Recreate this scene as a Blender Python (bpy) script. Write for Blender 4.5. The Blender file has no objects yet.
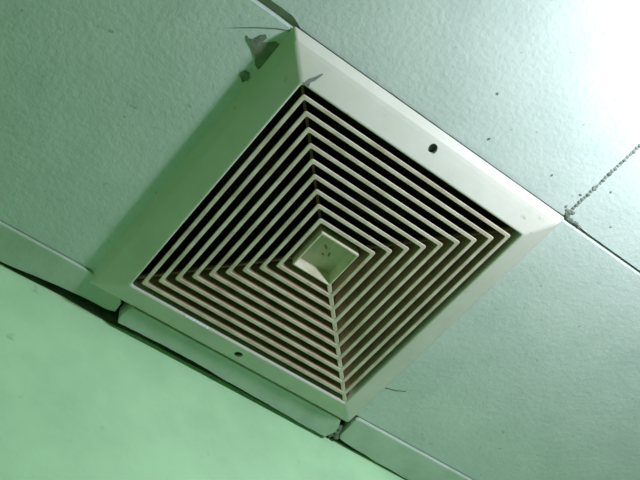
import bpy, bmesh, math, random
from mathutils import Matrix, Vector, noise

random.seed(7)
S = bpy.context.scene
COL = S.collection
H = 2.4                     # height of the ceiling face

# ------------------------------------------------------------------ camera
cam_d = bpy.data.cameras.new('camera')
cam = bpy.data.objects.new('camera', cam_d)
COL.objects.link(cam)
Rr = [(0.78023992, -0.62219517, -0.06402212),
      (0.48364316, 0.66504635, -0.5690366),
      (0.3966295, 0.41302121, 0.81981615)]
m = Matrix.Identity(4)
for i in range(3):
    m[i][0] = Rr[0][i]; m[i][1] = -Rr[1][i]; m[i][2] = -Rr[2][i]
m[0][3], m[1][3], m[2][3] = -0.41421484, -0.42664456, H - 0.83843526
cam.matrix_world = m
cam_d.sensor_width = 36.0
cam_d.lens = 61.62
cam_d.clip_start = 0.02
S.camera = cam

# ------------------------------------------------------------------ light, exposure
S.view_settings.view_transform = 'Standard'
S.view_settings.look = 'None'
S.view_settings.exposure = 0.0
S.view_settings.gamma = 1.0
S.view_settings.use_curve_mapping = False

W = bpy.data.worlds.new('world'); S.world = W; W.use_nodes = True
W.node_tree.nodes['Background'].inputs[0].default_value = (0.42, 0.72, 0.50, 1)
W.node_tree.nodes['Background'].inputs[1].default_value = 0.14

def lamp(name, loc, power, size, color):
    d = bpy.data.lights.new(name, 'POINT')
    d.energy = power; d.shadow_soft_size = size; d.color = color
    o = bpy.data.objects.new(name, d); o.location = loc
    COL.objects.link(o)
    return o
lamp('ceiling_lamp', (0.215, -0.490, H - 0.180), 11.3, 0.03, (0.97, 0.93, 1.16))
# added green fill light near the unseen left wall, standing in for ambient light
d = bpy.data.lights.new('added_green_fill', 'AREA'); d.shape = 'RECTANGLE'; d.size = 1.3; d.size_y = 1.2
d.energy = 4.4; d.color = (0.34, 1.0, 0.16)
o = bpy.data.objects.new('added_green_fill', d); o.location = (-1.5, -1.1, 1.15)
o.rotation_euler = Vector((1.45, .9, .9)).to_track_quat('-Z', 'Y').to_euler(); COL.objects.link(o)

# ------------------------------------------------------------------ materials
def lin(c):
    return tuple(((x/255)/12.92 if x/255 <= .04045 else ((x/255+.055)/1.055)**2.4) for x in c)

def mat(name, col, col2=None, scale=8, rough=0.6, bump=0.0, bscale=200, bdist=0.001,
        lo=0.4, hi=0.7, speck=None, speck_scale=120, spec=0.12):
    M = bpy.data.materials.new(name); M.use_nodes = True
    nt = M.node_tree; N = nt.nodes; L = nt.links
    b = N['Principled BSDF']
    b.inputs['Roughness'].default_value = rough
    b.inputs['Specular IOR Level'].default_value = spec
    tc = N.new('ShaderNodeNewGeometry').outputs['Position']
    out = None
    if col2:
        n = N.new('ShaderNodeTexNoise'); n.inputs['Scale'].default_value = scale
        n.inputs['Detail'].default_value = 6; n.inputs['Roughness'].default_value = .6
        L.new(tc, n.inputs['Vector'])
        r = N.new('ShaderNodeValToRGB')
        r.color_ramp.elements[0].position = lo; r.color_ramp.elements[0].color = (*lin(col), 1)
        r.color_ramp.elements[1].position = hi; r.color_ramp.elements[1].color = (*lin(col2), 1)
        L.new(n.outputs['Fac'], r.inputs['Fac'])
        out = r.outputs['Color']
    else:
        b.inputs['Base Color'].default_value = (*lin(col), 1)
    if speck:
        n = N.new('ShaderNodeTexNoise'); n.inputs['Scale'].default_value = speck_scale
        n.inputs['Detail'].default_value = 2
        L.new(tc, n.inputs['Vector'])
        r = N.new('ShaderNodeValToRGB')
        r.color_ramp.elements[0].position = .70; r.color_ramp.elements[0].color = (0, 0, 0, 1)
        r.color_ramp.elements[1].position = .78; r.color_ramp.elements[1].color = (.6, .6, .6, 1)
        L.new(n.outputs['Fac'], r.inputs['Fac'])
        mx = N.new('ShaderNodeMixRGB')
        L.new(r.outputs['Color'], mx.inputs['Fac'])
        if out: L.new(out, mx.inputs['Color1'])
        else: mx.inputs['Color1'].default_value = (*lin(col), 1)
        mx.inputs['Color2'].default_value = (*lin(speck), 1)
        out = mx.outputs['Color']
    if out: L.new(out, b.inputs['Base Color'])
    if bump:
        n = N.new('ShaderNodeTexNoise'); n.inputs['Scale'].default_value = bscale
        n.inputs['Detail'].default_value = 3
        L.new(tc, n.inputs['Vector'])
        bp = N.new('ShaderNodeBump'); bp.inputs['Strength'].default_value = bump
        bp.inputs['Distance'].default_value = bdist
        L.new(n.outputs['Fac'], bp.inputs['Height'])
        L.new(bp.outputs['Normal'], b.inputs['Normal'])
    return M

M_panel = mat('ceiling_paint', (200, 217, 204), (188, 207, 194), 14, .75, .45, 190, .0012,
              speck=(140, 158, 145), speck_scale=170)
M_joint = mat('dusty_joint', (176, 182, 160), (140, 146, 126), 60, .9)
M_caulk = mat('dirty_caulk', (150, 160, 148), (100, 112, 98), 130, .9, .6, 300, .002)
M_wall = mat('mint_wall_paint', (188, 236, 186), (174, 222, 174), 11, .7, .35, 150, .001,
             speck=(150, 196, 156), speck_scale=45)
M_strip = mat('painted_strip', (188, 208, 188), (172, 194, 172), 30, .65, .3, 220, .001)
M_plastic = mat('aged_cream_plastic', (204, 210, 192), (194, 200, 180), 18, .45, .08, 300, .0005,
                speck=(150, 150, 120), speck_scale=90)
M_slat = mat('dusty_slat_plastic', (216, 210, 186), (182, 170, 142), 45, .6, .15, 400, .0005)
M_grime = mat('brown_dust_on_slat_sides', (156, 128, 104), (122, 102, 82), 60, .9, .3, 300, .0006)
M_cup = mat('centre_plate_plastic', (214, 216, 190), (186, 186, 150), 40, .5)
M_duct = mat('black_duct', (112, 98, 80), (80, 72, 60), 30, .9)
M_screw = mat('dull_screw_metal', (92, 98, 94), (60, 62, 60), 300, .5)
M_dirt = mat('dark_dirt', (126, 138, 116), (96, 106, 90), 160, .95, .5, 300, .001)
M_rub = mat('grey_scuff', (132, 138, 130), (104, 110, 102), 160, .9)
M_floor = mat('floor_tile', (74, 128, 66), (60, 112, 54), 3, .6)
M_white = mat('glossy_white_spot', (235, 240, 245), None, rough=.25)
M_blade = mat('fan_blade_plastic', (40, 38, 34), (28, 26, 22), 20, .7)

# ------------------------------------------------------------------ helpers
def obj(name, bm, material, parent=None, smooth=False):
    me = bpy.data.meshes.new(name)
    bmesh.ops.recalc_face_normals(bm, faces=bm.faces)
    bm.to_mesh(me); bm.free()
    me.materials.append(material)
    if smooth:
        for p in me.polygons: p.use_smooth = True
    o = bpy.data.objects.new(name, me); COL.objects.link(o)
    if parent: o.parent = parent
    return o

def struct(o, label=None):
    o['kind'] = 'structure'
    if label: o['label'] = label
    return o

def tag(o, label, cat, group=None):
    o['label'] = label; o['category'] = cat
    if group: o['group'] = group
    return o

def box(bm, x0, x1, y0, y1, z0, z1):
    v = [bm.verts.new((x, y, z)) for z in (z0, z1) for y in (y0, y1) for x in (x0, x1)]
    for f in ((0, 1, 3, 2), (4, 6, 7, 5), (0, 4, 5, 1), (2, 3, 7, 6), (0, 2, 6, 4), (1, 5, 7, 3)):
        bm.faces.new([v[i] for i in f])

def prism(pts, z0, z1, bev=0.0, seg=2):
    """closed outline in plan, extruded from z0 (lower) to z1"""
    bm = bmesh.new()
    lo = [bm.verts.new((x, y, z0)) for x, y in pts]
    hi = [bm.verts.new((x, y, z1)) for x, y in pts]
    n = len(pts)
    bm.faces.new(lo); bm.faces.new(hi[::-1])
    for i in range(n):
        bm.faces.new((lo[i], hi[i], hi[(i+1) % n], lo[(i+1) % n]))
    if bev:
        es = [e for e in bm.edges if e.verts[0] in lo and e.verts[1] in lo]
        bmesh.ops.bevel(bm, geom=es, offset=bev, segments=seg, affect='EDGES', profile=.5)
    return bm

def sq(half, r, seg=4):
    """rounded square outline, counter-clockwise"""
    out = []
    for k, (sx, sy) in enumerate(((1, 1), (-1, 1), (-1, -1), (1, -1))):
        for j in range(seg + 1):
            a = math.pi/2 * (k + j/seg)
            out.append((sx*(half - r) + r*math.cos(a), sy*(half - r) + r*math.sin(a)))
    return out

def loft(prof, closed=True, seg=4):
    """prof: list of (half, z, radius) swept round the square; returns bmesh"""
    bm = bmesh.new()
    rings = [[bm.verts.new((x, y, H + z)) for x, y in sq(h, r, seg)] for h, z, r in prof]
    n = len(rings[0]); P = len(rings)
    for i in range(P if closed else P - 1):
        A, B = rings[i], rings[(i+1) % P]
        for j in range(n):
            bm.faces.new((A[j], A[(j+1) % n], B[(j+1) % n], B[j]))
    return bm, rings

def cut(o, cutters):
    for c in cutters:
        md = o.modifiers.new('cut', 'BOOLEAN'); md.operation = 'DIFFERENCE'
        md.object = c; md.solver = 'EXACT'
    bpy.context.view_layer.update()
    dg = bpy.context.evaluated_depsgraph_get()
    me = bpy.data.meshes.new_from_object(o.evaluated_get(dg))
    o.modifiers.clear(); old = o.data; o.data = me
    for c in cutters:
        bpy.data.objects.remove(c, do_unlink=True)

def cyl(bm, x, y, z0, z1, r, seg=20, r2=None):
    r2 = r if r2 is None else r2
    a = [bm.verts.new((x + r*math.cos(2*math.pi*i/seg), y + r*math.sin(2*math.pi*i/seg), z0)) for i in range(seg)]
    b = [bm.verts.new((x + r2*math.cos(2*math.pi*i/seg), y + r2*math.sin(2*math.pi*i/seg), z1)) for i in range(seg)]
    bm.faces.new(a); bm.faces.new(b[::-1])
    for i in range(seg):
        bm.faces.new((a[i], b[i], b[(i+1) % seg], a[(i+1) % seg]))

# ------------------------------------------------------------------ room shell
WY = 0.189
bm = bmesh.new(); box(bm, -1.6, 2.4, WY, WY + .1, 0, H + .25); struct(obj('wall_back', bm, M_wall), 'mint green painted wall beside the ceiling fan grille')
bm = bmesh.new(); box(bm, -1.7, -1.6, -2.6, WY + .1, 0, H + .25); struct(obj('wall_left', bm, M_wall))
bm = bmesh.new(); box(bm, 2.4, 2.5, -2.6, WY + .1, 0, H + .25); struct(obj('wall_right', bm, M_wall))
bm = bmesh.new(); box(bm, -1.7, 2.5, -2.7, -2.6, 0, H + .25); struct(obj('wall_front', bm, M_wall))
bm = bmesh.new(); box(bm, -1.7, 2.5, -2.7, WY + .1, -.08, 0); struct(obj('floor', bm, M_floor))

# the deck above the panels, with an opening for the fan
ceil = None
bm = bmesh.new()
o1 = .140
for (x0, x1, y0, y1) in ((-1.6, -o1, -2.6, .166), (o1, 2.4, -2.6, .166), (-o1, o1, -2.6, -o1), (-o1, o1, o1, .166)):
    box(bm, x0, x1, y0, y1, H + .006, H + .03)
box(bm, -1.7, 2.5, -2.7, WY + .1, H + .25, H + .28)     # unseen slab, added to keep stray light out of the void
ceil = struct(obj('ceiling', bm, M_joint), 'textured pale ceiling of painted panels with dark joints')

def rough_line(x0, x1, y, n, amp, seed):
    return [(x0 + (x1-x0)*i/n, y + amp*noise.noise(Vector((i*.7, seed, 0))) + .4*amp*noise.noise(Vector((i*2.3, seed+9, 0)))) for i in range(n+1)]

def rect_rough(x0, x1, y0, y1, amp=(0, 0, 0, 0), n=60, seed=0):
    """amp: roughness of the y0, x1, y1, x0 sides"""
    p = rough_line(x0, x1, y0, n, amp[0], seed)
    p += [(q[1], q[0]) for q in rough_line(y0, y1, x1, n, amp[1], seed+1)][1:-1]
    p += rough_line(x0, x1, y1, n, amp[2], seed+2)[::-1]
    p += [(q[1], q[0]) for q in rough_line(y0, y1, x0, n, amp[3], seed+3)][::-1][1:-1]
    return p

# shade painted as a dark band on the wall, in the gap behind the strip
M_gap_shade = mat('painted_gap_shade', (104, 114, 100), (78, 88, 74), 60, .95, .4, 200, .001)
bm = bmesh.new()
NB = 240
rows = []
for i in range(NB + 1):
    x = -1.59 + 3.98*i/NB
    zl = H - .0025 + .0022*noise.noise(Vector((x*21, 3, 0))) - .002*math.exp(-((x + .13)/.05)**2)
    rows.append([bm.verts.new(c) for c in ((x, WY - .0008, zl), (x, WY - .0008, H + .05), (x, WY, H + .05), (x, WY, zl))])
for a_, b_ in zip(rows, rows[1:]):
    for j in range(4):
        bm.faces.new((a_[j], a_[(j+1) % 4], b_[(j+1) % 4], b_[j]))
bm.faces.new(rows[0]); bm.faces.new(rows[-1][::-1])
obj('gap_shade_band', bm, M_gap_shade, bpy.data.objects['wall_back'])

XJ = .1605
# upper row (towards the room), two panels in view
pts = rect_rough(-.75, XJ - .0016, -.46, -.1655, (0, .0009, .0006, 0), 90, 3)
pts = [(x, y + .0052 if (x > -.1575 and y > -.168) else y) for x, y in pts]   # tight against the fan frame, open left of it
obj('panel', prism(pts, H, H + .006, .0006), M_panel, ceil)
# the right one sits tighter against the next row
pts = [(XJ + .0012, -.46), (.95, -.46), (.95, -.1585), (.5, -.1592), (.35, -.1600)]
for i in range(26):
    x = .33 - (.33 - XJ - .0012)*i/25
    pts.append((x, -.1598 + .0006*noise.noise(Vector((i*.9, 4, 0))) - .0022*max(0, 1 - (x - XJ)/.03)))
obj('panel', prism(pts, H, H + .006, .0005), M_panel, ceil)
# middle row: the panel the fan is cut into, sitting a little lower
mid = obj('panel', prism([(-.75, -.1570), (-.75, .1470), (.95, .1470), (.95, -.1570)], H - .003, H + .006, .0007), M_panel, ceil)
bm = bmesh.new(); box(bm, -.142, .142, -.142, .142, H - .05, H + .05)
cut(mid, [obj('cutter', bm, M_panel)])
# further rows and panels round about
for (x0, x1, y0, y1) in ((-1.59, -.754, -.46, -.1655), (.954, 2.39, -.46, -.1655), (-1.59, -.754, -.157, .1455), (.954, 2.39, -.157, .1455)):
    obj('panel', prism([(x0, y0), (x1, y0), (x1, y1), (x0, y1)], H, H + .006, .0006), M_panel, ceil)
for r in range(7):
    y1 = -.466 - r*.304
    y0 = max(y1 - .298, -2.595)
    for (x0, x1) in ((-1.59, -.67), (-.664, .25), (.256, 1.17), (1.176, 2.39)):
        obj('panel', prism([(x0, y0), (x1, y0), (x1, y1), (x0, y1)], H, H + .006, .0006), M_panel, ceil)

# crumbling caulk in the joints beside the right corner of the fan
def crumbs(name, spots, material, parent):
    bm = bmesh.new()
    for (x, y, r, sq_) in spots:
        c = bmesh.ops.create_icosphere(bm, subdivisions=2, radius=1)
        for v in c['verts']:
            k = 1 + .45*noise.noise(v.co*1.7 + Vector((x*900, y*900, 0)))
            v.co = Vector((v.co.x*r*k, v.co.y*r*k, v.co.z*r*sq_*k)) + Vector((x, y, H + .0008))
    return obj(name, bm, material, parent, True)

sp = []
for i in range(72):
    y = -.168 - i*.0038
    sp.append((XJ + random.uniform(-.0008, .0008), y, random.uniform(.0022, .0030), .5))
for i in range(30):
    sp.append((XJ + .004 + abs(random.gauss(0, .011)), -.1605 + random.uniform(-.0016, .0004), random.uniform(.001, .0022), .6))
for i in range(12):
    sp.append((XJ + random.gauss(0, .004), -.166 + random.gauss(0, .003), random.uniform(.0018, .0034), .5))
c = crumbs('caulk', sp, M_caulk, ceil); c['kind'] = 'stuff'

# dirty chips and scratches on the ceiling
def patch(name, outline, z0, z1, material, parent, label=None):
    o = obj(name, prism(outline, z0, z1), material, parent)
    if label: o['label'] = label
    return o

def blob(cx, cy, r, k=1.0, ang=0, seed=0, n=22, amp=.35):
    p = []
    for i in range(n):
        a = 2*math.pi*i/n
        q = r*(1 + amp*noise.noise(Vector((math.cos(a)*1.6, math.sin(a)*1.6, seed))))
        x, y = q*math.cos(a), q*k*math.sin(a)
        p.append((cx + x*math.cos(ang) - y*math.sin(ang), cy + x*math.sin(ang) + y*math.cos(ang)))
    return p

ZC = H - .003
patch('dirt_patch', [(-.1860, -.1300), (-.1830, -.1290), (-.1790, -.1310), (-.1770, -.1370), (-.1740, -.1400), (-.1715, -.1380), (-.1725, -.1330),
                     (-.1690, -.1345), (-.1640, -.1400), (-.1590, -.1400), (-.1575, -.1260), (-.1580, -.1150), (-.1610, -.1110), (-.1650, -.1130), (-.1700, -.1190), (-.1760, -.1230), (-.1830, -.1265)],
      ZC - .0006, ZC, M_dirt, ceil, 'dark chipped smudge at the top corner of the fan')
patch('crack', [(-.2040, -.1245), (-.1930, -.1335), (-.1840, -.1405), (-.1700, -.1500), (-.1600, -.1548), (-.1600, -.1540), (-.1700, -.1488), (-.1840, -.1394), (-.1930, -.1328)],
      ZC - .0004, ZC, M_dirt, ceil)
patch('dirt_patch', blob(-.1655, -.0995, .0052, .8, 1, 2), ZC - .0005, ZC, M_dirt, ceil)
for (x, y, r) in ((.045, -.178, .0016), (.118, -.185, .0012), (.155, -.186, .0016), (.020, -.215, .0013), (.176, -.205, .0011), (.205, -.178, .0010)):
    patch('dirt_patch', blob(x, y, r, .7, x*40, x*99, 12), H - .0004, H, M_rub, ceil)

# perimeter strip, in three lengths
def strip_outline(x0, x1, y0, ybase, seed, n=80, notch=None, round_l=0, round_r=0, drop=None):
    low = []
    for i in range(n+1):
        x = x0 + (x1-x0)*i/n
        y = ybase(x) + .0011*noise.noise(Vector((x*38, seed, 0))) + .0005*noise.noise(Vector((x*140, seed, 3)))
        low.append((x, y))
    return low
def lerp(tab):
    def f(x):
        if x <= tab[0][0]: return tab[0][1]
        for (a, ya), (b, yb) in zip(tab, tab[1:]):
            if x <= b: return ya + (yb-ya)*(x-a)/(b-a)
        return tab[-1][1]
    return f
f1 = lerp([(-.30, .1865), (-.236, .1845), (-.2, .1805), (-.176, .1775), (-.145, .1755), (-.117, .1755)])
low = strip_outline(-1.59, -.118, 0, f1, 1, 240)
low[-1] = (-.1185, .1735)
pts = [(-1.59, .1475), (-.1565, .1475), (-.1565, .1565), (-.1235, .1565), (-.1190, .1620)] + low[::-1]
s1 = struct(obj('trim_1', prism(pts, H - .0065, H + .006, .0008), M_strip), 'pale painted ceiling strip left of the fan grille')
f2 = lerp([(-.111, .1795), (-.04, .1775), (.03, .1805), (.15, .1845)])
low = strip_outline(-.111, .148, 0, f2, 5, 90)
pts = [(-.1085, .1560), (.146, .1560), (.1500, .1640), (.1525, .172), (.1500, .1775)] + low[::-1] + [(-.1130, .175), (-.1132, .168), (-.1115, .162)]
s2 = struct(obj('trim_2', prism(pts, H - .0112, H + .006, .0008), M_strip), 'short strip between the fan grille and the green wall')
f3 = lerp([(.163, .181), (.19, .1835), (.267, .1865), (.4, .187)])
low = strip_outline(.166, 2.39, 0, f3, 8, 240)
pts = [(.1625, .1660), (.1618, .1560), (.1625, .1500), (.1650, .1476), (2.39, .1476)] + low[::-1] + [(.1625, .1765)]
s3 = struct(obj('trim_3', prism(pts, H - .0068, H + .006, .0012), M_strip), 'pale painted ceiling strip right of the fan grille')

# broken bit of strip and dirt in the gap under the grille's bottom corner
bm = bmesh.new()
for (x, y, r, dz) in ((.1560, .1700, .0036, .003), (.1575, .1760, .0042, .004), (.1620, .1815, .0040, .004), (.1545, .1830, .0036, .003), (.1590, .1800, .0036, .005)):
    c = bmesh.ops.create_icosphere(bm, subdivisions=2, radius=1)
    for v in c['verts']:
        k = 1 + .5*noise.noise(v.co*1.9 + Vector((x*700, y*800, 0)))
        v.co = Vector((v.co.x*r*k, v.co.y*r*k, v.co.z*r*.9*k)) + Vector((x, y, H - .003 - dz*.2))
o = obj('crumbled_plaster', bm, M_dirt)
tag(o, 'dark crumbled plaster stuck in the gap below the lowest corner of the fan grille', 'debris')

# ------------------------------------------------------------------ the extractor fan
fan = bpy.data.objects.new('extractor_fan', None); COL.objects.link(fan)
tag(fan, 'square cream plastic extractor fan grille with concentric slats set in the ceiling', 'ventilation fan')

prof = [(.1282, -.0030, .0025), (.1282, -.0180, .0025), (.1287, -.0200, .0026), (.1297, -.0207, .0028), (.1308, -.0206, .003),
        (.1380, -.0177, .003), (.1450, -.0148, .003), (.1505, -.0124, .003), (.1540, -.0106, .003), (.1552, -.0092, .003),
        (.1602, .0002 - .0032, .0025), (.1570, .0002 - .0032, .0025),
        (.1500, -.0090, .002), (.1420, -.0130, .002), (.1310, -.0170, .002), (.1300, -.0030, .002)]
bm, _ = loft(prof)
frame = obj('frame', bm, M_plastic, fan)
cs = []
for sy in (-1, 1):
    bm = bmesh.new(); cyl(bm, 0.004 if sy < 0 else .004, sy*(.1455 if sy < 0 else .1415), H - .03, H - .008, .0044, 24)
    cs.append(obj('cutter', bm, M_plastic))
cut(frame, cs)
for sy in (-1, 1):
    bm = bmesh.new()
    # round screw boss sunk in the hole, head with a slot
    cyl(bm, .004, sy*(.1455 if sy < 0 else .1415), H - .0105, H - .0035, .0050, 20)
    o = obj('screw', bm, M_duct if sy > 0 else M_screw, frame)
    if sy < 0: o['label'] = 'grey screw head sunk in the frame'

# louvre rings: each is one moulded square slat, flaring outwards towards the room
S1, PI_ = .1220, .0111
T = .0040; TILT = .34; DEP = .0135
for k in range(9):
    h = S1 - k*PI_
    zf = -.0200
    rr = .0022
    off = DEP*TILT
    pr_ = [(h, zf + .0006, rr), (h - .0006, zf, rr), (h - T + .0006, zf, rr), (h - T, zf + .0006, rr*.6),
           (h - T + .0004 - off, zf + DEP, rr*.6), (h - .0012 - off, zf + DEP, rr)]
    bm, _ = loft(pr_, seg=3)
    o = obj('slat_ring', bm, M_slat, fan)
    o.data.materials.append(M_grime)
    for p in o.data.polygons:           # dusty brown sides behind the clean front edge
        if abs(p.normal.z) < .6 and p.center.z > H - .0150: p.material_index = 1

# four corner ribs that carry the rings
for a in range(4):
    ang = math.pi/4 + a*math.pi/2
    bm = bmesh.new()
    r0, r1 = .0215*math.sqrt(2), .1288*math.sqrt(2)
    zr = H - (.0192 if a == 0 else .0108)
    wr = .0021 if a == 0 else .0014
    box(bm, r0, r1, -wr, wr, zr, H - .0070)
    bmesh.ops.bevel(bm, geom=[e for e in bm.edges if all(abs(v.co.z - zr) < 1e-6 for v in e.verts)], offset=.0005, segments=1, affect='EDGES')
    bmesh.ops.rotate(bm, verts=bm.verts, cent=(0, 0, 0), matrix=Matrix.Rotation(ang, 3, 'Z'))
    obj('corner_rib', bm, M_slat if a == 0 else M_grime, fan)

# centre plate: a shallow square cup with a rim
hc = S1 - 9*PI_
CD = .0150
pr_ = [(hc, -.0195, .0012), (hc - .0004, -.0203, .0012), (hc - .0014, -.0203, .0012), (hc - .0019, -.0196, .001), (hc - .0028, -.0203 + CD, .001)]
bm, rg = loft(pr_ , closed=False)
bm.faces.new(rg[-1])
back = [bm.verts.new((x, y, H - .0203 + CD + .0015)) for x, y in sq(hc, .0012)]
n = len(back)
for j in range(n):
    bm.faces.new((rg[0][j], rg[0][(j+1) % n], back[(j+1) % n], back[j]))
bm.faces.new(back)
cup = obj('centre_cup', bm, M_cup, fan)
zf = H - .0203 + CD
M_stain = mat('brown_stain', (150, 138, 100), (128, 114, 80), 200, .9)
for pts in (blob(-.002, -.004, .0032, .35, .6, 3), blob(.006, .001, .0026, .4, 1.2, 5), blob(.001, .004, .0018, .5, .2, 8)):
    patch('brown_stain', pts, zf - .0002, zf + .0001, M_stain, cup)

# housing above the grille with the dark interior, hub and blades
bm = bmesh.new()
t = .003; R_ = .1275
for (x0, x1, y0, y1) in ((-R_, R_, -R_, -R_ + t), (-R_, R_, R_ - t, R_), (-R_, -R_ + t, -R_ + t, R_ - t), (R_ - t, R_, -R_ + t, R_ - t)):
    box(bm, x0, x1, y0, y1, H - .0025, H + .16)
box(bm, -R_, R_, -R_, R_, H + .16, H + .163)
obj('housing', bm, M_duct, fan)
bm = bmesh.new(); cyl(bm, 0, 0, H + .05, H + .159, .030, 24)
hub = obj('motor_hub', bm, M_blade, fan)
for i in range(5):
    bm = bmesh.new(); a = i*2*math.pi/5
    box(bm, .029, .108, -.024, .024, -.0012, .0012)
    bmesh.ops.rotate(bm, verts=bm.verts, cent=(0, 0, 0), matrix=Matrix.Rotation(.5, 3, 'X'))
    bmesh.ops.rotate(bm, verts=bm.verts, cent=(0, 0, 0), matrix=Matrix.Rotation(a, 3, 'Z'))
    bmesh.ops.translate(bm, verts=bm.verts, vec=(0, 0, H + .075))
    obj('blade', bm, M_blade, hub)

# scuff by the top inner corner of the frame, bright white spot on the lower inner edge
def on_face(a):   # z of the frame face at half-width a
    tab = [(.1297, -.0207), (.1308, -.0206), (.1380, -.0177), (.1450, -.0148), (.1500, -.0122)]
    return lerp(tab)(a)
def face_patch(name, pts, axis_y, material, th=.0003):
    bm = bmesh.new()
    lo = [bm.verts.new((x, y, H + on_face(abs(y)) - th)) for x, y in pts]
    hi = [bm.verts.new((x, y, H + on_face(abs(y)) + th)) for x, y in pts]
    nn = len(pts)
    for i in range(nn): bm.faces.new((lo[i], hi[i], hi[(i+1) % nn], lo[(i+1) % nn]))
    bm.faces.new(lo); bm.faces.new(hi[::-1])
    bmesh.ops.triangulate(bm, faces=bm.faces)
    return obj(name, bm, material, frame)
o = face_patch('scuff', [(-.1285, -.1300), (-.1225, -.1300), (-.1235, -.1335), (-.1210, -.1370), (-.1180, -.1440), (-.1190, -.1445), (-.1230, -.1390), (-.1265, -.1350)], 1, M_rub)
o['label'] = 'grey scuff on the frame near its top inner corner'
bm = bmesh.new()
for i in range(7):
    x = -.0660 + i*.0038
    c = bmesh.ops.create_icosphere(bm, subdivisions=1, radius=1)
    for v in c['verts']:
        v.co = Vector((v.co.x*.0030, v.co.y*.0014, v.co.z*.0012)) + Vector((x, .1292, H - .0203))
o = obj('bright_spot', bm, M_white, frame); o['label'] = 'bright white spot on the lower inner edge'
# thin scratch on the ceiling by the lower right side
patch('scratch', [(0.1585, 0.0996), (0.1715, 0.0955), (0.1809, 0.0905), (0.1815, 0.0913), (0.1722, 0.0965), (0.1589, 0.1006)], ZC - .0003, ZC, M_rub, ceil)
